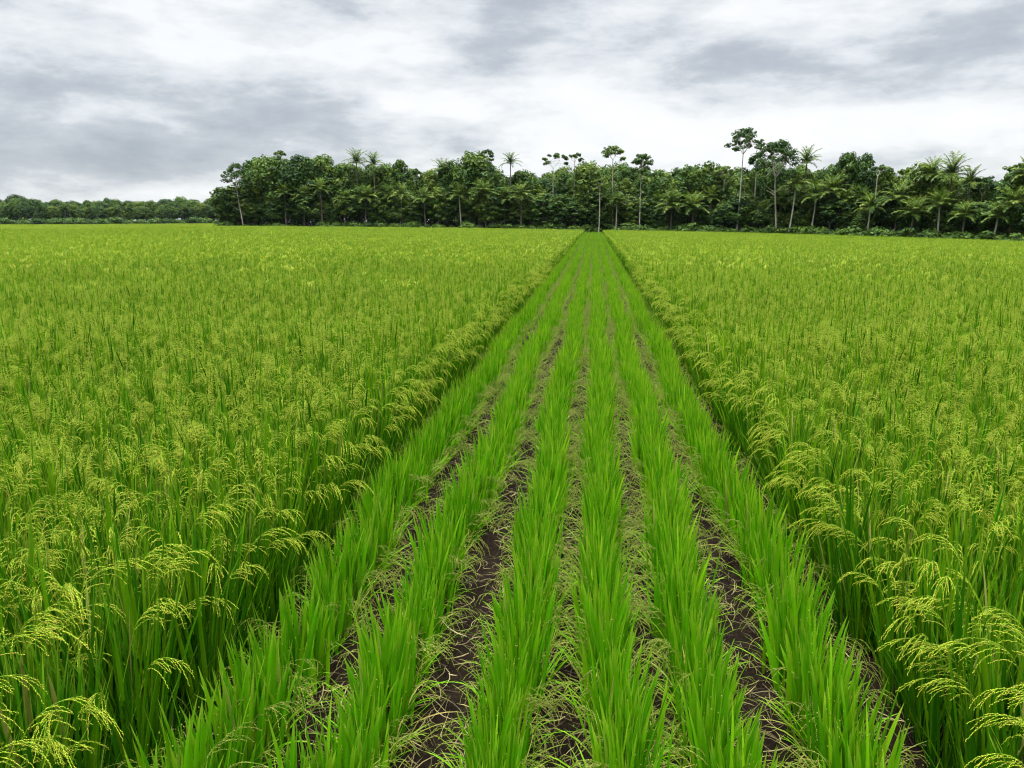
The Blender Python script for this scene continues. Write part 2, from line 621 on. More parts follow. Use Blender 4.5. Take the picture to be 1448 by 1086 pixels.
NEAR, MID = 22.0, 110.0
near_tall, mid_cells, far_cells = [], [], []
for side in (-1, 1):
    edge = EDGE_L if side < 0 else EDGE_R
    for ix in range(0, 75):
        for iy in range(0, 76):
            cx, cy = edge + side * (ix * 4 + 2), 0.3 + iy * 4 + 2
            az, r = math.atan2(cx, cy), math.hypot(cx, cy)
            if not (AZ_MIN - 3.2 / r < az < AZ_MAX + 3.2 / r) and r > 8:
                continue
            if r > MID:
                if r < float(field_r(np.array(az))) - 2.0:
                    far_cells.append((cx, cy))
                continue
            for jx in range(4):
                for jy in range(4):
                    mx, my = edge + side * (ix * 4 + jx + 0.5), 0.3 + iy * 4 + jy + 0.5
                    maz, mr = math.atan2(mx, my), math.hypot(mx, my)
                    if not (AZ_MIN - 1.2 / mr < maz < AZ_MAX + 1.2 / mr) and mr > 5:
                        continue
                    if mr > NEAR + RNG.normal(0, 3.5):
                        mid_cells.append((mx, my))
                    else:
                        for kx in range(6):
                            for ky in range(6):
                                near_tall.append((edge + side * (ix * 4 + jx + (kx + 0.5) / 6) + RNG.normal(0, 0.025),
                                                  0.3 + iy * 4 + jy + (ky + 0.5) / 6 + RNG.normal(0, 0.035),
                                                  (1 if RNG.random() < (.85, .45, .15)[kx] else 0) if (ix == 0 and jx == 0 and kx < 3) else 0, side))
near_tall = np.array(near_tall)
mid_cells = np.array(mid_cells)
far_cells = np.array(far_cells)


def pick_nearest(xy, top, count, bias=None):
    """Indices of the plants that show largest: nearest ones whose top stands inside the frame."""
    p = np.column_stack([xy, np.full(len(xy), top)])
    u, v, z = project(p)
    p0 = p.copy()
    p0[:, 2] = top * 0.4
    u0, v0, z0 = project(p0)
    inside = (z > 0.3) & (((u > 10) & (u < W - 10) & (v < H - 15)) | ((u0 > 20) & (u0 < W - 20) & (v0 < H - 25) & (z0 > 0.3)))
    d = np.hypot(np.hypot(xy[:, 0], xy[:, 1]), CAM_Z - top)
    if bias is not None:
        d = d + bias
    d = np.where(inside, d, 1e9)
    order = np.argsort(d)
    return order[:count]


def place(kindlist, k, foliage_meshes, panicle_meshes, loc, rz, sc, label, group, name='young_rice_plant', cat='young rice plant'):
    fi, spots = kindlist[k]
    root = empty(name, loc, rz, sc)
    tag(root, label, cat, group)
    obj('foliage', foliage_meshes[fi], root)
    for pi, M in spots:
        o = obj('panicle', panicle_meshes[pi], root)
        o.matrix_local = M
    return root


row_label = ['near short rice plant, first row from the tall rice on the distant wood side',
             'near short rice plant, second row from the tall rice on the distant wood side',
             'near short rice plant, third row from the tall rice on the distant wood side',
             'near short rice plant, third row from the tall rice on the umbrella tree side',
             'near short rice plant, second row from the tall rice on the umbrella tree side',
             'near short rice plant, first row from the tall rice on the umbrella tree side']

sel_s = set(int(i) for i in pick_nearest(short_pts[:, :2], 0.38, 300))
first = True
for i in sorted(sel_s, key=lambda i: (short_pts[i][2], short_pts[i][1])):
    x, y, ri = short_pts[i]
    ri = int(ri)
    k = random.randrange(len(SHORT_KIND))
    place(SHORT_KIND, k, short_me, droop_me, (x, y, float(terrain(x, y)) + 0.02), random.choice((0, math.pi)) + random.gauss(0, 0.12),
          random.uniform(0.88, 1.12), row_label[ri], 'short rice plants of row %s' % ['one', 'two', 'three', 'four', 'five', 'six'][ri])

edge_bias = np.where(near_tall[:, 2] > 0, -0.8, 0.0)
sel_t = set(int(i) for i in pick_nearest(near_tall[:, :2], 0.7, 300, edge_bias))
tall_label = {(-1, 1): 'tall rice plant near the camera, bordering the short rows on the distant wood side',
              (1, 1): 'tall rice plant near the camera, bordering the short rows on the umbrella tree side',
              (-1, 0): 'tall rice plant near the camera, inside the tall stand on the distant wood side',
              (1, 0): 'tall rice plant near the camera, inside the tall stand on the umbrella tree side'}
tall_group = {(-1, 1): 'border plants of the tall rice along the first short row', (1, 1): 'border plants of the tall rice along the sixth short row',
              (-1, 0): 'inner plants of the tall rice behind the shadowed wall', (1, 0): 'inner plants of the tall rice beyond the sixth short row'}


def tall_pose(x, y, edge, side):
    hw = 1.0 + 0.14 * (float(lattice(np.array(x + 50.0), np.array(y + 50.0), 1.7, 5)) - .5)
    if edge:
        rz = (0.0 if side < 0 else math.pi) + random.gauss(0, 0.25)
    else:
        rz = random.uniform(0, 2 * math.pi)
    return rz, random.uniform(0.9, 1.1) * hw


for i in sorted(sel_t):
    x, y, e, side = near_tall[i]
    key = (int(side), int(e))
    rz, sc = tall_pose(x, y, e, side)
    kl = EDGE_KIND if e else TALL_KIND
    place(kl, random.randrange(len(kl)), tall_me, edge_me if e else pan_me, (x, y, float(terrain(x, y))), rz, sc, tall_label[key], tall_group[key], 'ripening_rice_plant', 'ripening rice plant')


# ------------------------------------------------------------------ rice: the rest, as stuff
def whole_plant(kind, fol, pan, mi_pan, scale_pan=1.0):
    g = Geo()
    fi, spots = kind
    g.join(fol[fi])
    for pi, M in spots:
        g.join(pan[pi], M, mi_pan)
    return g


def mid_plant(nb=26, np_=2, wide=1.45, seg=3, tall=True):
    g = Geo()
    n = nb
    ang = U(0, 2 * math.pi, n)
    base = np.stack([0.05 * np.cos(ang), 0.05 * np.sin(ang), np.zeros(n)], 1)
    lo, hi = (0.55, 0.88) if tall else (0.32, 0.5)
    blades(g, base, ang, U(0.02, 0.24, n), np.abs(RNG.normal(0.05, 0.18, n)), U(lo, hi, n), U(0.012, 0.018, n) * wide, RNG.normal(0, 1.0, n), seg, False)
    m = np_ * 4
    if np_ == 1 and random.random() < .45:
        m = 0
    if m:
        pa = np.repeat(U(0, 2 * math.pi, np_), 4) + RNG.normal(0, 0.5, m)
        r = 0.05
        z0 = (0.56, 0.68) if tall else (0.1, 0.25)
        base = np.stack([r * np.cos(pa), r * np.sin(pa), np.repeat(U(*z0, np_), 4)], 1)
        blades(g, base, pa, U(0.2, 0.7, m), U(1.5, 2.3, m), U(0.12, 0.20, m), U(0.006, 0.009, m) * wide * 0.75, RNG.normal(0, 0.8, m), 4, False, 1)
    return g


def patch(size, step, **kw):
    g = Geo()
    n = int(round(size / step))
    pool = [mid_plant(**kw) for _ in range(10)]
    for a in range(n):
        for b in range(n):
            p = random.choice(pool)
            M = Matrix.Translation(((a + .5) * step - size / 2 + random.gauss(0, step * .2), (b + .5) * step - size / 2 + random.gauss(0, step * .2), 0)) \
                @ rot_z(random.uniform(0, 6.28)) @ Matrix.Scale(random.uniform(0.88, 1.1), 4)
            g.join(p, M)
    return g


def hidden_source(name, me):
    return bpy.data.objects.new(name, me)            # only the node tree uses it: not in the scene


def scatter(name, points, rots, scales, idx, sources, label, cat):
    """One object: points that carry instanced plant geometry."""
    me = bpy.data.meshes.new(name)
    me.vertices.add(len(points))
    me.vertices.foreach_set('co', np.asarray(points, np.float32).ravel())
    for nm, typ, dat in (('rot', 'FLOAT_VECTOR', rots), ('scl', 'FLOAT_VECTOR', scales)):
        a = me.attributes.new(nm, typ, 'POINT')
        a.data.foreach_set('vector', np.asarray(dat, np.float32).ravel())
    a = me.attributes.new('idx', 'INT', 'POINT')
    a.data.foreach_set('value', np.asarray(idx, np.int32))
    o = obj(name, me)
    tag(o, label, cat, None, 'stuff')
    ng = bpy.data.node_groups.new(name + '_nodes', 'GeometryNodeTree')
    ng.interface.new_socket('Geometry', in_out='INPUT', socket_type='NodeSocketGeometry')
    ng.interface.new_socket('Geometry', in_out='OUTPUT', socket_type='NodeSocketGeometry')
    gi, go = ng.nodes.new('NodeGroupInput'), ng.nodes.new('NodeGroupOutput')
    g2i = ng.nodes.new('GeometryNodeGeometryToInstance')
    for s in reversed(sources):
        oi = ng.nodes.new('GeometryNodeObjectInfo')
        oi.inputs['Object'].default_value = s
        oi.transform_space = 'ORIGINAL'
        ng.links.new(oi.outputs['Geometry'], g2i.inputs[0])
    iop = ng.nodes.new('GeometryNodeInstanceOnPoints')
    iop.inputs['Pick Instance'].default_value = True

    def na(nm, dt):
        n = ng.nodes.new('GeometryNodeInputNamedAttribute')
        n.data_type = dt
        n.inputs['Name'].default_value = nm
        return [s for s in n.outputs if s.enabled and s.name == 'Attribute'][0]
    ng.links.new(gi.outputs[0], iop.inputs['Points'])
    ng.links.new(g2i.outputs[0], iop.inputs['Instance'])
    ng.links.new(na('idx', 'INT'), iop.inputs['Instance Index'])
    e2r = ng.nodes.new('FunctionNodeEulerToRotation')
    ng.links.new(na('rot', 'FLOAT_VECTOR'), e2r.inputs[0])
    ng.links.new(e2r.outputs[0], iop.inputs['Rotation'])
    ng.links.new(na('scl', 'FLOAT_VECTOR'), iop.inputs['Scale'])
    ng.links.new(iop.outputs[0], go.inputs[0])
    md = o.modifiers.new('scatter', 'NODES')
    md.node_group = ng
    return o


# tall stand
src = []
for k in TALL_KIND:
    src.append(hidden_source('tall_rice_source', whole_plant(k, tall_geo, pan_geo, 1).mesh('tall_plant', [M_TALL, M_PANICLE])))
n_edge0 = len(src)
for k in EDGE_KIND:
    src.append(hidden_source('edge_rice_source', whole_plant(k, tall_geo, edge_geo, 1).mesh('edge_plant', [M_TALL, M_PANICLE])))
n_mid0 = len(src)
for _ in range(4):
    src.append(hidden_source('rice_patch_source', patch(1.0, 1 / 6).mesh('rice_patch', [M_TALL, M_PANICLE])))
n_far0 = len(src)
for _ in range(3):
    src.append(hidden_source('far_rice_patch_source', patch(4.0, 4 / 20, nb=18, np_=2, wide=1.9, seg=2).mesh('far_rice_patch', [M_TALL, M_PANICLE])))

P, RT, S, I = [], [], [], []
for i, (x, y, e, side) in enumerate(near_tall):
    if i in sel_t:
        continue
    rz, sc = tall_pose(x, y, e, side)
    P.append((x, y, float(terrain(x, y))))
    RT.append((random.gauss(0, 0.03), random.gauss(0, 0.03), rz))
    S.append((sc, sc, sc))
    I.append(n_edge0 + random.randrange(len(EDGE_KIND)) if e else random.randrange(len(TALL_KIND)))
# the border keeps its arching panicles beyond the near zone
for side, ex in ((-1, EDGE_L), (1, EDGE_R)):
    y = NEAR - 1.0
    while y < 100:
        P.append((ex + side * random.uniform(0.02, 0.3), y, float(terrain(ex, y))))
        sc = random.uniform(0.88, 1.08)
        RT.append((0, 0, (0 if side < 0 else math.pi) + random.gauss(0, .3)))
        S.append((sc, sc, sc))
        I.append(n_edge0 + random.randrange(len(EDGE_KIND)))
        y += random.uniform(.15, .5) if y < 50 else random.uniform(.3, .9)
for x, y in mid_cells:
    P.append((x, y, float(terrain(x, y))))
    sc = random.uniform(0.96, 1.05)
    RT.append((0, 0, random.randrange(4) * math.pi / 2))
    S.append((1, 1, sc))
    I.append(n_mid0 + random.randrange(4))
for x, y in far_cells:
    P.append((x, y, float(terrain(x, y))))
    RT.append((0, 0, random.randrange(4) * math.pi / 2))
    S.append((1, 1, random.uniform(0.97, 1.03)))
    I.append(n_far0 + random.randrange(3))
scatter('tall_rice', P, RT, S, I, src, 'the rest of the tall ripening rice, both stands reaching to the forest', 'rice')

# short rows
src = [hidden_source('short_rice_source', whole_plant(k, short_geo, droop_geo, 1).mesh('short_plant', [M_SHORT, M_OLD])) for k in SHORT_KIND]
P, RT, S, I = [], [], [], []
for i, (x, y, ri) in enumerate(short_pts):
    if i in sel_s:
        continue
    P.append((x, y, float(terrain(x, y)) + 0.02))
    RT.append((0, 0, random.choice((0, math.pi)) + random.gauss(0, .12)))
    sc = random.uniform(0.88, 1.12)
    S.append((sc, sc, sc))
    I.append(random.randrange(len(SHORT_KIND)))
scatter('short_rice', P, RT, S, I, src, 'the rest of the six short green rice rows running away to the forest', 'rice')

# ------------------------------------------------------------------ straw on the soil of the furrows
g = Geo()
n = 11000
yy = 1.2 + 14 * RNG.random(n) ** 1.6
xx = U(-1.55, 1.30, n)
base = np.stack([xx, yy, terrain(xx, yy) + U(0.015, 0.05, n)], 1)
blades(g, base, U(0, 6.28, n), U(1.2, 1.75, n), U(-0.3, 0.5, n), U(0.04, 0.20, n), U(0.002, 0.007, n), U(-1, 1, n), 4, False, 0, yaw=RNG.normal(0, 1.2, n))
st = obj('straw_litter', g.mesh('straw_litter', [M_STRAW]))
tag(st, 'dry pale straw lying on the dark soil of the furrows', 'straw', None, 'stuff')

# ------------------------------------------------------------------ ground
xs = np.concatenate([-np.geomspace(3000, 2.2, 60), np.arange(-2.1, 2.11, 0.03), np.geomspace(2.2, 3000, 60)])
ys = np.concatenate([-np.geomspace(3000, 1.0, 20), np.arange(-0.6, 9.0, 0.03), np.geomspace(9.1, 4000, 110)])
X, Y = np.meshgrid(xs, ys)
Z = terrain(X, Y)
near = np.clip((2.3 - np.abs(X)) / 0.3, 0, 1) * np.clip((130 - Y) / 10, 0, 1)
ridge = sum(np.exp(-((X - rx) / 0.10) ** 2) for rx in ROWS)
Z = Z + near * (0.045 * ridge - 0.025)
fine = near * (Y < 9.2) * (Y > -0.7)


Z = Z + fine * (0.07 * (lattice(X, Y, 0.16, 1) - .5) + 0.07 * (lattice(X, Y, 0.065, 2) - .5))
nx, ny = len(xs), len(ys)
V = np.stack([X.ravel(), Y.ravel(), Z.ravel()], 1)
ii = (np.arange(ny - 1)[:, None] * nx + np.arange(nx - 1)[None]).ravel()
Fq = np.stack([ii, ii + 1, ii + nx + 1, ii + nx], 1)
gg = Geo().add(V, Fq, np.zeros((len(V), 2)))
tag(obj('ground', gg.mesh('ground', [M_SOIL])), 'dark brown wet soil under the rice and in the furrows', 'ground', None, 'structure')


# ------------------------------------------------------------------ trees
def leaf_cards(g, pos, nrm, size, shade, mi=0):
    """Folded diamond leaves."""
    n = len(pos)
    nrm = nrm / np.maximum(np.linalg.norm(nrm, axis=1, keepdims=True), 1e-6)
    t = np.cross(nrm, RNG.normal(0, 1, (n, 3)))
    t /= np.maximum(np.linalg.norm(t, axis=1, keepdims=True), 1e-6)
    b = np.cross(nrm, t)
    s = np.broadcast_to(size, (n,))[:, None]
    V = np.stack([pos - t * s * 0.5, pos + b * s * 0.30 + nrm * s * 0.1, pos + t * s * 0.5, pos - b * s * 0.30 + nrm * s * 0.1], 1).reshape(-1, 3)
    f = np.array([[0, 1, 2], [0, 2, 3]])
    Fc = (f[None] + (np.arange(n) * 4)[:, None, None]).reshape(-1, 3)
    g.add(V, Fc, np.stack([np.full(4 * n, 0.5), np.repeat(shade, 4)], 1), mi)


def clump(g, c, r, n, size, flat=0.75, shade0=0.5):
    d = RNG.normal(0, 1, (n, 3))
    d /= np.linalg.norm(d, axis=1, keepdims=True)
    rad = r * (0.55 + 0.5 * RNG.random(n) ** 0.6)
    p = c + d * rad[:, None] * np.array([1, 1, flat])
    nr = d + np.array([0, 0, 0.3]) + RNG.normal(0, 0.28, (n, 3))
    leaf_cards(g, p, nr, U(0.75, 1.3, n) * size, np.clip(shade0 + RNG.normal(0, 0.17, n), 0, 1))


def branch_to(g, a, b, r0, r1, sag=0.0, sides=5):
    a, b = np.asarray(a, float), np.asarray(b, float)
    k = np.linspace(0, 1, 5)[:, None]
    p = a + (b - a) * k
    p[:, 2] += -sag * np.sin(k[:, 0] * math.pi) * np.linalg.norm(b - a)
    p[1:-1, :2] += RNG.normal(0, 0.03, (3, 2)) * np.linalg.norm(b - a)
    tube(g, p, np.linspace(r0, r1, 5), sides)


def broadleaf(h, rx, base_z, nclump, seedless=None, leaf=0.36, per=110):
    """Dense tree of height h: trunk mesh and crown mesh, base at origin."""
    tg, cg = Geo(), Geo()
    tube(tg, [(0, 0, -0.4), (0.05, 0, h * .25), (0.1, .05, h * .5), (0.05, 0, h * .78)], [h * .022 + .03, h * .018 + .02, h * .013, h * .004], 7)
    ch = h - base_z
    cz = base_z + ch / 2
    for i in range(nclump):
        dz_ = 1.0 - 1.75 * (i + 0.5) / nclump
        a = i * 2.399 + random.uniform(-.5, .5)
        hr = math.sqrt(max(0.0, 1 - dz_ * dz_))
        cr = rx * random.uniform(0.27, 0.42)
        k = random.uniform(0.72, 1.0)
        c = np.array([hr * math.cos(a) * (rx - cr * .7) * k, hr * math.sin(a) * (rx - cr * .7) * k, cz + dz_ * (ch / 2 - cr * .6) * (0.85 + .15 * k)])
        clump(cg, c, cr, int(per * random.uniform(.7, 1.2)), leaf, 0.8, 0.5 + random.uniform(-.25, .25))
        if i % 4 == 0:
            branch_to(tg, (0.05, 0, max(h * .2, c[2] - hr * rx * .8)), c, h * .006 + .01, 0.015)
    return tg.mesh('trunk', [M_BARK]), cg.mesh('crown', [M_TREE])


def emergent(h, crown_r, crown_h, clumps, fork, lean, r0, leaf=0.28, per=66, clump_r=(0.30, 0.44), low_limbs=0):
    """Tall slender pale tree with an open crown of flat separate clumps."""
    tg, cg = Geo(), Geo()
    zf = h - crown_h * fork
    n = 9
    k = np.linspace(0, 1, n)
    px = -lean * (1 - k) ** 1.3 + np.sin(k * 5) * 0.05
    trunk = np.stack([px, np.sin(k * 4 + 1) * 0.06, -0.4 + (zf + 0.4) * k], 1)
    tube(tg, trunk, np.linspace(r0, r0 * .5, n) + np.array([r0 * .6] + [0] * (n - 1)), 8)
    top = trunk[-1]
    arms = max(3, clumps // 4)
    tips = []
    for i in range(clumps):
        a = i * 2.399 + random.uniform(-.4, .4)
        f = math.sqrt((i + .5) / clumps)
        rr = crown_r * f * random.uniform(.8, 1.0)
        z = h - 0.35 * clump_r[1] * crown_r - crown_h * (0.05 + 0.75 * f ** 2.2) * random.uniform(.5, 1.0)
        tips.append(np.array([rr * math.cos(a), rr * math.sin(a), z]))
    for i in range(arms):
        t = tips[-1 - i * 2 % len(tips)] * 0.5 + np.array([0, 0, (zf + h) / 4])
        t[2] = zf + (h - zf) * random.uniform(.3, .55)
        branch_to(tg, top, t, r0 * .4, r0 * .22)
        for j in range(i, len(tips), arms):
            branch_to(tg, t, tips[j], r0 * .2, 0.012)
    for t in tips:
        cr = crown_r * random.uniform(*clump_r)
        clump(cg, t, cr * .8, int(per * .6 * random.uniform(.7, 1.2)), leaf, 0.6, 0.5 + random.uniform(-.2, .2))
        for _ in range(3):
            o_ = np.clip(RNG.normal(0, .8, 3), -1.1, 1.1) * np.array([.8, .8, .4]) * cr
            clump(cg, t + o_, cr * random.uniform(.3, .6), int(per * .28), leaf, 0.7, 0.5 + random.uniform(-.2, .2))
    for i in range(low_limbs):
        z = zf * random.uniform(.45, .8)
        a = random.uniform(0, 6.28)
        e = np.array([math.cos(a) * crown_r * .7, math.sin(a) * crown_r * .5, z + random.uniform(.6, 1.4)])
        branch_to(tg, (np.interp(z, trunk[:, 2], trunk[:, 0]), 0, z), e, r0 * .3, .02)
        clump(cg, e, crown_r * .3, per // 2, leaf, .6, .45)
    return tg.mesh('trunk', [M_PALE]), cg.mesh('crown', [M_TREE])


def frond_geo(L=2.6, nl=24, th_a=0.5, th_b=1.9, lw=0.115, ll=0.52):
    """A feather palm frond along +X from the origin."""
    g = Geo()
    s = np.linspace(0, 1, 13)
    th = th_a + (th_b - th_a) * s ** 1.3
    p = np.zeros((13, 3))
    for i in range(12):
        p[i + 1] = p[i] + L / 12 * np.array([math.sin(th[i]), 0, math.cos(th[i])])
    tube(g, p, np.linspace(0.035, 0.008, 13), 4, 0, 0.75)
    u = np.linspace(0.14, 0.99, nl)
    ii = np.minimum((u * 12).astype(int), 11)
    fr = (u * 12 - ii)[:, None]
    pos = p[ii] * (1 - fr) + p[ii + 1] * fr
    tl = ll * np.sin(np.clip(0.25 + u * 0.75, 0, 1) * math.pi) ** 0.6 + 0.06
    for sd in (-1, 1):
        n = nl
        ph = sd * (math.pi / 2 - 0.55 * u - 0.15)
        th0 = np.pi / 2 - 0.35 + (th[ii] - 1.0) * 0.5 + RNG.normal(0, .12, n)
        blades(g, pos, ph + RNG.normal(0, .08, n), th0, U(0.5, 1.0, n), tl, np.full(n, lw) * U(.8, 1.2, n), RNG.normal(0, .35, n), 3, False, 0,
               shade=np.clip(0.5 + RNG.normal(0, .16, n), 0, 1), power=1.0)
    return g


FROND = [frond_geo(random.uniform(2.3, 2.8), 24, a, b) for a, b in ((0.1, 0.9), (0.3, 1.5), (0.55, 2.0), (0.85, 2.4), (1.2, 2.8))]
FROND_ME = [g.mesh('frond', [M_PALM]) for g in FROND]


def frond_set(n):
    out = []
    for i in range(n):
        f = i / n
        k = min(4, int(f * 5 + random.uniform(-.3, .3))) if f < .98 else 4
        k = max(0, k)
        out.append((k, Matrix.Translation((0, 0, 0)) @ rot_z(i * 2.399 + random.uniform(-.2, .2)) @ Matrix.Scale(random.uniform(.85, 1.1), 4)))
    return out


PALM_SETS = [frond_set(n) for n in (24, 21, 26, 22)]
PALM_CROWN = []
for fs in PALM_SETS:
    g = Geo()
    for k, M in fs:
        g.join(FROND[k], M)
    PALM_CROWN.append(g.mesh('palm_crown', [M_PALM]))


def palm_trunk(h, lean, r=0.11, pale=False):
    g = Geo()
    k = np.linspace(0, 1, 10)
    p = np.stack([-lean * (1 - k) ** 1.8, np.zeros(10), -0.4 + (h + 0.4) * k], 1)
    tube(g, p, np.interp(k, [0, .12, 1], [r * 1.6, r, r * .75]) * (1 + 0.06 * (np.arange(10) % 2)), 7)
    return g.mesh('trunk', [M_PALE if pale else M_BARK])


def ground_at(az, r):
    x, y = r * math.sin(az), r * math.cos(az)
    return x, y, float(terrain(np.array(x), np.array(y)))


def az_of(u, v=300):
    x, y, z = pix(u, v, 100)
    return math.atan2(x, y)


def spot(u, off=3.0, far=False):
    az = az_of(u)
    r = FAR_R + off if far else float(forest_r(np.array(az))) + off
    return ground_at(az, r) + (r,)


def top_z(u, v, r):
    return pix(u, v, r)[2]


def broadleaf_at(me, u, vtop, off, h0, label, group=None, name='broadleaf_tree', cat='tree', sxy=1.0, far=False):
    x, y, z, r = spot(u, off, far)
    s = (top_z(u, vtop, r) - z) / h0
    o = empty(name, (x, y, z), random.uniform(0, 6.28), 1.0)
    o.scale = (s * sxy, s * sxy, s)
    tag(o, label, cat, group)
    obj('trunk', me[0], o)
    obj('crown', me[1], o)
    return o


def palm_at(u, vtop, off, label, group=None, lean=None, pale=False, size=1.0, fronds=True, far=False, kind=None):
    """vtop is the highest frond tip in the photo."""
    x, y, z, r = spot(u, off, far)
    size *= 1.12
    h = top_z(u, vtop, r) - z - 1.8 * size
    h = max(h, 0.8)
    o = empty('coconut_palm', (x, y, z), 0.0)
    tag(o, label, 'palm', group)
    lean = random.uniform(-.5, .5) if lean is None else lean
    obj('trunk', palm_trunk(h, lean, 0.10, pale), o)
    k = random.randrange(4) if kind is None else kind
    a0 = random.uniform(0, 6.28)
    if fronds:
        for f, M in PALM_SETS[k]:
            q = obj('frond', FROND_ME[f], o)
            q.matrix_local = Matrix.Translation((0, 0, h)) @ rot_z(a0) @ Matrix.Scale(size, 4) @ M
    else:
        q = obj('crown', PALM_CROWN[k], o)
        q.matrix_local = Matrix.Translation((0, 0, h)) @ rot_z(a0) @ Matrix.Scale(size, 4)
    return o


# broadleaf kinds, all 9 m tall
BL = [broadleaf(9, 2.3, 1.5, 34), broadleaf(9, 2.8, 2.2, 40), broadleaf(9, 1.8, 1.2, 28), broadleaf(9, 2.4, 3.0, 30), broadleaf(9, 3.0, 2.0, 44), broadleaf(9, 2.1, 1.6, 30)]

# --- skyline trees one can tell apart
named = [
    (385, 220, 4, 4, 1.05, 'tall dense dark broadleaf tree next behind the open pale-trunked tree at the forest corner'),
    (428, 219, 4, 1, 1.0, 'broad rounded light green broadleaf dome between the forest corner and the first skyline palms'),
    (461, 218, 5, 0, 0.9, 'narrow topped broadleaf tree just before the pair of skyline palms'),
    (567, 224, 5, 2, 0.8, 'small round crowned broadleaf tree just past the pair of skyline palms'),
    (672, 214, 4, 4, 0.95, 'big domed broadleaf tree with ragged top before the lone tufted palm'),
    (640, 226, 5, 1, 0.8, 'broadleaf tree leaning against the big ragged dome, on its palm side'),
    (832, 228, 4, 4, 0.95, 'wide smooth broadleaf dome in front of the tufted bare-limbed tree'),
    (1002, 227, 5, 5, 0.85, 'broadleaf tree with gappy top just before the tallest umbrella tree'),
    (972, 233, 4, 3, 0.9, 'rounded broadleaf tree above the pair of big drooping palms'),
    (1192, 213, 4, 2, 0.85, 'tall ragged broadleaf tree first past the pale forked tree'),
    (1216, 216, 5, 5, 0.75, 'narrow ragged broadleaf tree second past the pale forked tree'),
    (494, 229, 5.5, 3, 0.9, 'rounded broadleaf tree under the taller of the two skyline palms'),
    (546, 231, 5.5, 5, 0.9, 'rounded broadleaf tree between the lower skyline palm and the small round tree'),
    (612, 238, 5.5, 0, 0.9, 'broadleaf tree under the small palm before the big ragged dome'),
    (738, 240, 5.0, 3, 0.9, 'broadleaf tree on the far side of the lone tufted palm'),
    (1298, 229, 5, 0, 0.9, 'feathery topped broadleaf tree just before the large skyline palm'),
    (1432, 238, 4, 3, 0.9, 'last tall broadleaf tree at the near end of the forest'),
    (1248, 234, 5, 2, 0.7, 'thin gappy broadleaf tree between the ragged pair and the large skyline palm'),
]
for u, v, off, k, sxy, lab in named:
    broadleaf_at(BL[k], u, v, off, 9.0, lab, sxy=sxy)

# --- emergent pale-trunked trees: (u, vtop, off, crown r, crown h, clumps, fork, lean, r0, kw, label)
em = [
    (338, 229, -0.5, 2.6, 6.0, 26, 0.75, -0.6, .13, dict(clump_r=(.20, .32), low_limbs=2), 'open crowned tree with pale leaning trunk at the far corner of the forest'),
    (782, 214, 1.0, 2.2, 2.6, 9, 1.0, 0.1, .10, dict(clump_r=(.16, .24), per=80), 'sparse tree with small leaf tufts on bare limbs above the wide dome'),
    (812, 216, 2.0, 1.6, 1.4, 5, 1.0, 0.3, .11, dict(clump_r=(.22, .34), per=70), 'lower tufted tree with bare limbs next to the sparse tufted one'),
    (865, 204, 1.0, 1.75, 2.8, 15, 0.8, -0.2, .11, dict(clump_r=(.24, .34)), 'slim tree with flat dark tuft standing above the forest before the track end'),
    (905, 215, 0.0, 1.8, 5.4, 24, 0.75, 0.1, .10, dict(clump_r=(.24, .36), low_limbs=2), 'slim pale-trunked tree with narrow crown just past the end of the rice rows'),
    (1046, 180, 0.0, 2.35, 3.6, 22, 0.95, 0.3, .13, dict(clump_r=(.20, .30)), 'tallest tree, umbrella crown on a long bare pale trunk'),
    (1093, 196, -1.0, 2.9, 6.0, 34, 0.8, -0.7, .15, dict(clump_r=(.19, .30), low_limbs=4), 'large tree with bright white forked trunk next to the tallest umbrella tree'),
    (1066, 212, 2.5, 1.6, 4.0, 10, 0.6, 0.1, .13, dict(), 'leafy tree squeezed between the umbrella tree and the white forked tree'),
    (848, 250, -0.5, 1.3, 2.4, 8, 0.6, 0.1, .12, dict(), 'short pale-trunked tree standing at the end of the rice rows'),
    (401, 212, 5.0, 1.2, 2.6, 10, 0.9, 0.1, .10, dict(clump_r=(.26, .40)), 'ragged tuft of leaves poking out above the tall dark tree near the forest corner'),
    (588, 238, 5.0, 1.3, 2.4, 9, 0.9, 0.2, .10, dict(clump_r=(.26, .40)), 'thin gappy tree in the low part of the skyline past the small round tree'),
    (688, 210, 5.5, 1.6, 2.8, 12, 0.9, -0.1, .10, dict(clump_r=(.24, .36)), 'loose leafy top rising behind the big ragged dome'),
    (1022, 234, 4.5, 1.3, 2.4, 10, 0.9, 0.1, .10, dict(clump_r=(.24, .36)), 'gappy little tree close beside the tallest umbrella tree, on the rows side'),
    (1276, 236, 5.0, 1.3, 2.6, 10, 0.9, 0.1, .10, dict(clump_r=(.26, .38)), 'loose topped tree just before the feathery topped tree'),
    (1386, 250, 4.0, 1.2, 2.2, 9, 0.9, 0.2, .09, dict(clump_r=(.26, .38)), 'low ragged tree in the dip past the hanging frond palm'),
    (1432, 230, 5.0, 1.2, 2.4, 10, 0.9, 0.1, .09, dict(clump_r=(.24, .36)), 'ragged leafy tuft above the last tall broadleaf tree'),
    (1236, 232, 3.0, 1.4, 1.6, 6, 0.9, 0.1, .11, dict(clump_r=(.22, .34)), 'little tufted tree with see-through crown past the ragged pair'),
]
for u, v, off, cr, ch, nc, fork, lean, r0, kw, lab in em:
    x, y, z, r = spot(u, off)
    h = top_z(u, v, r) - z
    me = emergent(h, cr, ch, nc, fork, lean, r0 * .85, **kw)
    o = empty('pale_trunked_tree', (x, y, z), 0.0)
    tag(o, lab, 'tree')
    obj('trunk', me[0], o)
    obj('crown', me[1], o)

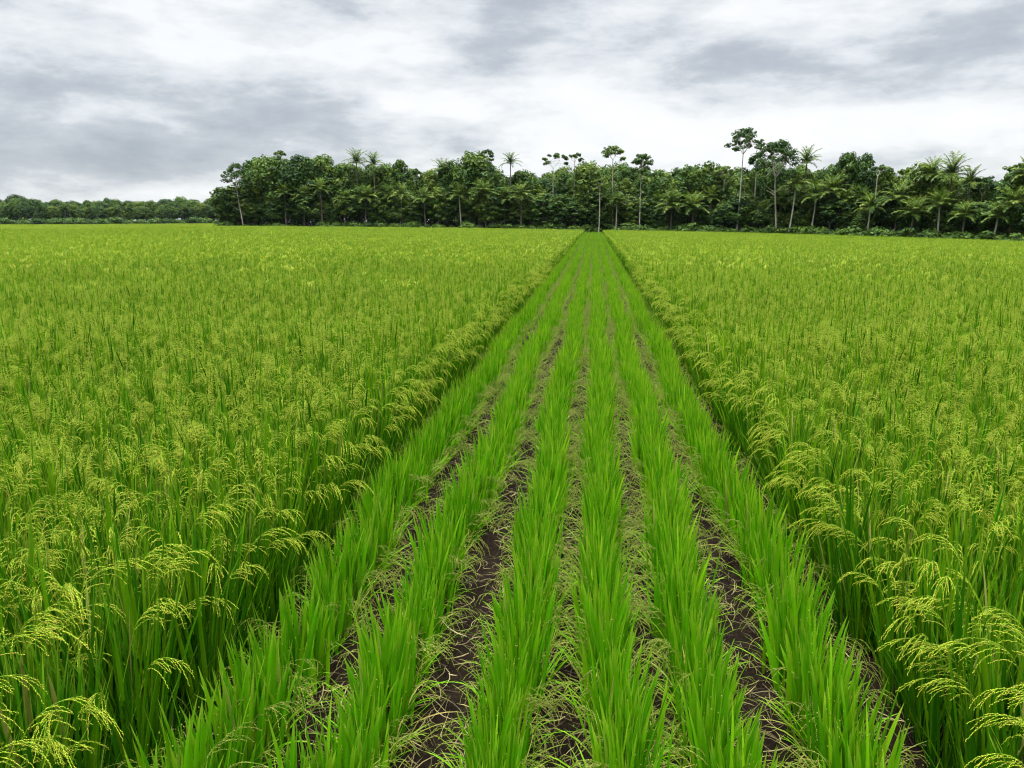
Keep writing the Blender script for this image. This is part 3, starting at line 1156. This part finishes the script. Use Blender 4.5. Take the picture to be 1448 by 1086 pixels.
# --- palms one can tell apart
palms = [
    (507, 214, 3, 1.0, 0.2, False, 'taller of the two skyline palms, beside the narrow topped tree'),
    (531, 218, 3, .9, -0.2, False, 'slightly lower of the two skyline palms, its fronds upright'),
    (627, 227, 4, .95, 0.2, False, 'small palm sticking out of the canopy before the big ragged dome'),
    (722, 218, 3, .75, 0.0, False, 'lone bushy tufted palm on a thin stem past the big ragged dome'),
    (1135, 212, 3, .85, -0.3, False, 'skyline palm just past the white forked tree'),
    (1340, 223, 3, .95, 0.1, False, 'largest skyline palm near the near end of the forest'),
    (1366, 240, 3, .75, -0.4, False, 'palm with hanging fronds next to the largest skyline palm'),
    (1312, 228, 4, .8, 0.2, False, 'upright palm just before the largest skyline palm'),
    (1446, 226, 3, .8, 0.2, False, 'last skyline palm at the near end of the forest'),
    (404, 262, 0.5, .75, 0.1, False, 'low palm in front of the tall dark tree by the forest corner'),
    (430, 266, 0.5, .75, 0.1, False, 'low palm under the light green dome near the forest corner'),
    (455, 255, 0.5, .85, 0.0, False, 'bright palm at mid height under the narrow topped tree'),
    (517, 264, 0.0, 1.0, 0.2, False, 'wide spreading palm low in front, under the pair of skyline palms'),
    (487, 270, 0.5, .75, -0.2, False, 'small palm before the wide spreading one'),
    (568, 262, 0.0, .85, 0.5, True, 'pale stemmed palm under the small round tree'),
    (600, 268, 0.5, .8, -0.3, False, 'palm in front of the lower canopy beneath the small skyline palm'),
    (650, 262, 0.0, .85, -0.4, True, 'slanting palm under the big ragged dome'),
    (685, 258, -0.5, 1.0, -0.35, True, 'palm with white curved trunk in front of the big ragged dome'),
    (714, 268, 0.5, .85, 0.2, False, 'yellowish palm beside the palm with white curved trunk'),
    (737, 262, 0.0, .9, 0.0, False, 'bright palm below the lone tufted palm'),
    (872, 274, -0.5, .7, 0.05, True, 'slim palm with straight pale trunk just past the end of the rows'),
    (950, 273, 0.0, 1.05, 0.2, False, 'big drooping palm, farther from the tallest tree of the pair'),
    (980, 276, 0.0, 1.0, -0.2, False, 'big drooping palm, closer to the tallest tree of the pair'),
    (1122, 244, -0.5, .85, 0.55, True, 'palm with pale leaning trunk right of centre past the white forked tree'),
    (1152, 262, 0.0, .8, 0.5, True, 'shorter pale stemmed palm next after the pale leaning one'),
    (1175, 252, 1.0, .9, 0.1, False, 'bright full palm below the ragged pair of trees'),
    (1230, 276, -0.5, .75, 0.1, True, 'low palm with thick white trunk at the forest foot'),
    (1268, 262, 1.0, .85, 0.0, False, 'dark palm below the feathery tree'),
    (1292, 284, -0.5, .8, 0.2, False, 'low spreading palm at the forest foot below the feathery tree'),
    (1328, 272, 0.0, .75, -0.3, True, 'bright palm with short pale trunk below the largest skyline palm'),
    (1365, 288, -0.5, .7, 0.0, False, 'lowest yellow green palm past the largest skyline palm'),
    (1412, 290, -0.5, .65, 0.4, True, 'little palm with slanting pale stem near the near end of the forest'),
    (1432, 268, 0.5, .85, 0.0, False, 'spreading palm under the last tall broadleaf tree'),
]
for u, v, off, size, lean, pale, lab in palms:
    palm_at(u, v, off, lab.replace('right of centre ', ''), lean=lean, pale=pale and u % 2 == 0, size=size)

# --- the crowd: envelope of the skyline
EN_U = np.array([296, 310, 325, 352, 366, 400, 450, 480, 520, 560, 590, 610, 640, 670, 700, 715, 740, 765, 800, 830, 855, 880, 910, 930, 960, 985, 1010, 1030, 1060, 1100,
                 1140, 1160, 1180, 1220, 1250, 1290, 1320, 1350, 1375, 1400, 1430, 1460, 1600])
EN_V = np.array([275, 262, 258, 262, 226, 226, 226, 230, 235, 236, 246, 244, 232, 222, 232, 250, 246, 246, 240, 234, 238, 236, 236, 242, 238, 238, 236, 244, 240, 232,
                 240, 242, 232, 234, 244, 238, 240, 246, 258, 262, 254, 250, 250])
u = 313.0
while u < 1560:
    v = float(np.interp(u, EN_U, EN_V)) - 5
    for off, dv in ((5.0, (2, 24)), (8.5, (0, 14)), (12.5, (-2, 10))):
        k = random.randrange(6)
        uu = u + random.uniform(-8, 8)
        if uu < 322 and off > 6:
            continue
        broadleaf_at(BL[k], uu, v + random.uniform(*dv), off + random.uniform(-1, 1), 9.0, 'dense dark green broadleaf tree crowded among its like inside the forest',
                     'broadleaf trees crowded in the forest', sxy=random.uniform(.75, 1.0))
    u += 27.0
u = 312.0
while u < 1540:
    v = float(np.interp(u, EN_U, EN_V))
    if random.random() < 0.8:
        palm_at(u + random.uniform(-6, 6), v + random.uniform(22, 52), random.uniform(1.5, 4.0), 'ordinary green palm half hidden among the forest trees',
                'palms half hidden in the forest', size=random.uniform(.65, .95), fronds=False)
    u += 24.0
u = 318.0
while u < 1540:
    vb = float(np.interp(u, [300, 835, 1448, 1600], [317, 323, 340, 344]))
    k = random.choice((2, 5, 0, 3))
    broadleaf_at(BL[k], u + random.uniform(-6, 6), vb - random.uniform(30, 58), random.uniform(1.0, 2.6), 9.0, 'low dark green young tree filling the front of the forest',
                 'young trees at the forest front', name='young_tree', sxy=random.uniform(1.3, 1.9))
    u += 15.0

# shrubs at the forest foot
SH = []
for _ in range(4):
    g = Geo()
    for i in range(9):
        a = random.uniform(0, 6.28)
        rr = random.uniform(0, .8)
        clump(g, np.array([rr * math.cos(a), rr * math.sin(a), random.uniform(.25, .8)]), random.uniform(.35, .55), 70, .2, .7, .5 + random.uniform(-.25, .3))
    SH.append(g.mesh('shrub', [M_FLORA]))
u = 311.0
while u < 1540:
    x, y, z, r = spot(u, random.uniform(1.6, 2.4) if 824 < u < 868 else random.uniform(-1.2, 0.4))
    o = obj('shrub', random.choice(SH))
    o.location = (x, y, z)
    o.rotation_euler = (0, 0, random.uniform(0, 6.28))
    s = random.uniform(.9, 1.9)
    o.scale = (s * 1.2, s * 1.2, s)
    tag(o, 'low leafy green shrub at the foot of the forest beside the rice', 'shrub', 'shrubs along the forest foot')
    u += random.uniform(8, 14)

# undergrowth: the unlit mass between the trunks
g = Geo()
n = 80000
uu = U(309, 1580, n)
az = np.array([az_of(a) for a in np.linspace(300, 1580, 200)])
azs = np.interp(uu, np.linspace(300, 1580, 200), az)
off = U(1.2, 15.0, n)
rr = forest_r(azs) + off
xx, yy = rr * np.sin(azs), rr * np.cos(azs)
hmax = np.clip(1.9 + off * 0.6, 1, 7) * np.clip((uu - 296) / 25, .3, 1)
zz = terrain(xx, yy) + hmax * RNG.random(n) ** 0.9
leaf_cards(g, np.stack([xx, yy, zz], 1), RNG.normal(0, 1, (n, 3)) + np.array([0, -.4, .5]), U(.3, .6, n), np.clip(RNG.normal(.4, .2, n), 0, 1))
tag(obj('forest_undergrowth', g.mesh('forest_undergrowth', [M_FLORA])), 'dark tangled undergrowth filling the forest between the trunks', 'undergrowth', None, 'stuff')

# --- the far wood across the field
u = -60.0
while u < 345:
    v = 285 - 2.0 * math.sin(u * .05) + random.uniform(-5, 4)
    if u < 20:
        v += 2
    for off, dv in ((1.0, 8), (6.0, 1), (12.0, -1)):
        k = random.randrange(6)
        broadleaf_at(BL[k], u + random.uniform(-5, 5), v + dv + random.uniform(-3, 4), off, 9.0, 'small distant dark broadleaf tree in the far wood across the field',
                     'trees of the far wood', name='distant_tree', sxy=random.uniform(.9, 1.25), far=True)
    u += 6.5
for u, v in ((12, 283), (92, 281), (165, 284), (286, 283), (262, 284)):
    palm_at(u, v + 6, 0.0, 'distant palm standing in front of the far wood', 'palms of the far wood', size=0.8, fronds=False, far=True)
for u in np.arange(-55, 335, 9.0):
    x, y, z, r = spot(u, random.uniform(-2.5, -.5), True)
    o = obj('shrub', random.choice(SH))
    o.location = (x, y, z)
    s = random.uniform(1.8, 3.0)
    o.scale = (s * 1.2, s * 1.2, s)
    o.rotation_euler = (0, 0, random.uniform(0, 6.28))
    tag(o, 'distant shrub at the foot of the far wood', 'shrub', 'shrubs of the far wood')

# ------------------------------------------------------------------ sky and light
SUN_EL, SUN_AZ = R(76), R(-120)          # azimuth clockwise from +Y
sd = bpy.data.lights.new('sun', 'SUN')
sd.energy = 1.5
sd.angle = R(14)
sd.color = (1.0, 0.965, 0.91)
so = bpy.data.objects.new('sun', sd)
COL.objects.link(so)
dirv = Vector((math.sin(SUN_AZ) * math.cos(SUN_EL), math.cos(SUN_AZ) * math.cos(SUN_EL), math.sin(SUN_EL)))
so.rotation_euler = dirv.to_track_quat('Z', 'Y').to_euler()
so.location = (0, 0, 60)

wd = bpy.data.worlds.new('World')
SC.world = wd
wd.use_nodes = True
nt = wd.node_tree
nt.nodes.clear()
sky = nt.nodes.new('ShaderNodeTexSky')
sky.sky_type = 'NISHITA'
sky.sun_disc = False
sky.sun_elevation = SUN_EL
sky.sun_rotation = SUN_AZ
tc = nt.nodes.new('ShaderNodeTexCoord')
sep = nt.nodes.new('ShaderNodeSeparateXYZ')
nt.links.new(tc.outputs['Generated'], sep.inputs[0])
dx, dy, dz = sep.outputs
mn = lambda op, a, b=None, c=None, cl=False: math_n(nt, op, a, b, c, cl)
zc = mn('MAXIMUM', dz, 0.0)
den = mn('ADD', zc, 0.22)
mp = nt.nodes.new('ShaderNodeMapping')
mp.inputs['Scale'].default_value = (1.0, 1.0, 3.0)
mp.inputs['Location'].default_value = (0.37, 1.7, 0.4)
nt.links.new(tc.outputs['Generated'], mp.inputs['Vector'])


def dnoise(scale, detail, rough, dist):
    n = nt.nodes.new('ShaderNodeTexNoise')
    n.inputs['Scale'].default_value = scale
    n.inputs['Detail'].default_value = detail
    n.inputs['Roughness'].default_value = rough
    n.inputs['Distortion'].default_value = dist
    nt.links.new(mp.outputs[0], n.inputs['Vector'])
    return n.outputs[0]


big = dnoise(2.6, 3.0, 0.5, 0.15)
fin = dnoise(7.0, 10.0, 0.60, 0.12)
hor = mn('SQRT', mn('ADD', mn('MULTIPLY', dx, dx), mn('MULTIPLY', dy, dy)))
el = mn('DIVIDE', dz, mn('MAXIMUM', hor, 0.01))            # tan elevation
azx = mn('ARCTAN2', dx, dy)                                # azimuth from +Y


def blob(a0, e0, sa, se):
    p = mn('POWER', mn('DIVIDE', mn('SUBTRACT', azx, a0), sa), 2.0)
    q = mn('POWER', mn('DIVIDE', mn('SUBTRACT', el, e0), se), 2.0)
    return mn('EXPONENT', mn('MULTIPLY', mn('ADD', p, q), -1.0))


def azp(u):
    return az_of(u, 200)


def elp(v):
    return math.tan(math.atan((543 - v) / F) - PITCH)


val = mn('MULTIPLY_ADD', big, 1.0, -0.50)
val = mn('ADD', val, mn('MULTIPLY_ADD', fin, 1.0, -0.50))
det = dnoise(19.0, 8.0, 0.6, 0.1)
val = mn('ADD', val, mn('MULTIPLY_ADD', det, 0.34, -0.17))
val = mn('ADD', val, 0.665)
BLOBS = [(700, 140, 190, 60, 0.34), (900, 200, 300, 50, 0.16), (150, 235, 330, 50, -0.22), (330, 150, 260, 60, -0.04), (520, 50, 420, 30, -0.09), (1180, 100, 280, 38, -0.26), (150, 95, 160, 20, 0.10),
         (1250, 190, 240, 30, 0.14), (60, 60, 120, 30, 0.14), (560, 10, 420, 40, 0.02)]
for bu, bv, su, sv, amp in BLOBS:
    b = blob(azp(bu), elp(bv), su / F, sv / F)
    val = mn('MULTIPLY_ADD', b, amp, val)
val = mn('MINIMUM', mn('MAXIMUM', val, 0.0), 1.0)
cloud = ramp(nt, [(0.0, (0.33, 0.37, 0.42)), (0.30, (0.43, 0.475, 0.53)), (0.50, (0.55, 0.59, 0.64)), (0.66, (0.77, 0.80, 0.83)), (0.84, (0.95, 0.965, 0.98)), (1.0, (1.0, 1.0, 1.0))], val)
# an overcast sky is brightest overhead, above the frame
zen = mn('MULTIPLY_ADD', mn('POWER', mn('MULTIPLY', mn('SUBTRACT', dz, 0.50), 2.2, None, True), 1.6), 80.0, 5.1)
# unseen low sky beside and behind the camera, dimmed to darken the rice walls
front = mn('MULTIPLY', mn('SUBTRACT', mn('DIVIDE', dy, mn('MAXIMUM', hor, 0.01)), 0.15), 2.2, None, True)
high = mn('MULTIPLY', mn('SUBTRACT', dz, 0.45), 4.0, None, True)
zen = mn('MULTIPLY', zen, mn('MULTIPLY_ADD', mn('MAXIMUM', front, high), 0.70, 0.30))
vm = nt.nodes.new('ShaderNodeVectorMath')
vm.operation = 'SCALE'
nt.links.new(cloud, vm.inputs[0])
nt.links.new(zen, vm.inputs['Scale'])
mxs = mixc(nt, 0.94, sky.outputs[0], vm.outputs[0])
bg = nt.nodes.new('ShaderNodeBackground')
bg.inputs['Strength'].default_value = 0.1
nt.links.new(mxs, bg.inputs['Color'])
wo = nt.nodes.new('ShaderNodeOutputWorld')
nt.links.new(bg.outputs[0], wo.inputs['Surface'])

# ------------------------------------------------------------------ haze: the damp air that fades the far wood
hz = Geo()
x0, x1, y0, y1, z0_, z1_ = -3100.0, 3100.0, -3100.0, 4100.0, -2.2, 22.0
hz.add([(x0, y0, z0_), (x1, y0, z0_), (x1, y1, z0_), (x0, y1, z0_), (x0, y0, z1_), (x1, y0, z1_), (x1, y1, z1_), (x0, y1, z1_)],
       [(0, 3, 2, 1), (4, 5, 6, 7), (0, 1, 5, 4), (1, 2, 6, 5), (2, 3, 7, 6), (3, 0, 4, 7)], np.zeros((8, 2)))
M_HAZE, nt = new_mat('damp_air')
pv = nt.nodes.new('ShaderNodeVolumePrincipled')
pv.inputs['Color'].default_value = (0.70, 0.84, 1.0, 1)
pv.inputs['Density'].default_value = HAZE
out = nt.nodes.new('ShaderNodeOutputMaterial')
nt.links.new(pv.outputs[0], out.inputs['Volume'])
if HAZE > 0:
    tag(obj('haze', hz.mesh('haze', [M_HAZE], False)), 'thin pale damp air over the whole field', 'haze', None, 'stuff')

# ------------------------------------------------------------------ render settings
SC.render.engine = 'CYCLES'
SC.view_settings.view_transform = 'Standard'
SC.view_settings.look = 'None'
SC.view_settings.exposure = 1.0
SC.view_settings.gamma = 1.0
SC.cycles.use_denoising = True
SC.cycles.filter_width = 1.15
SC.cycles.max_bounces = 4
SC.cycles.diffuse_bounces = 2
SC.cycles.transmission_bounces = 4
SC.cycles.caustics_reflective = False
SC.cycles.caustics_refractive = False
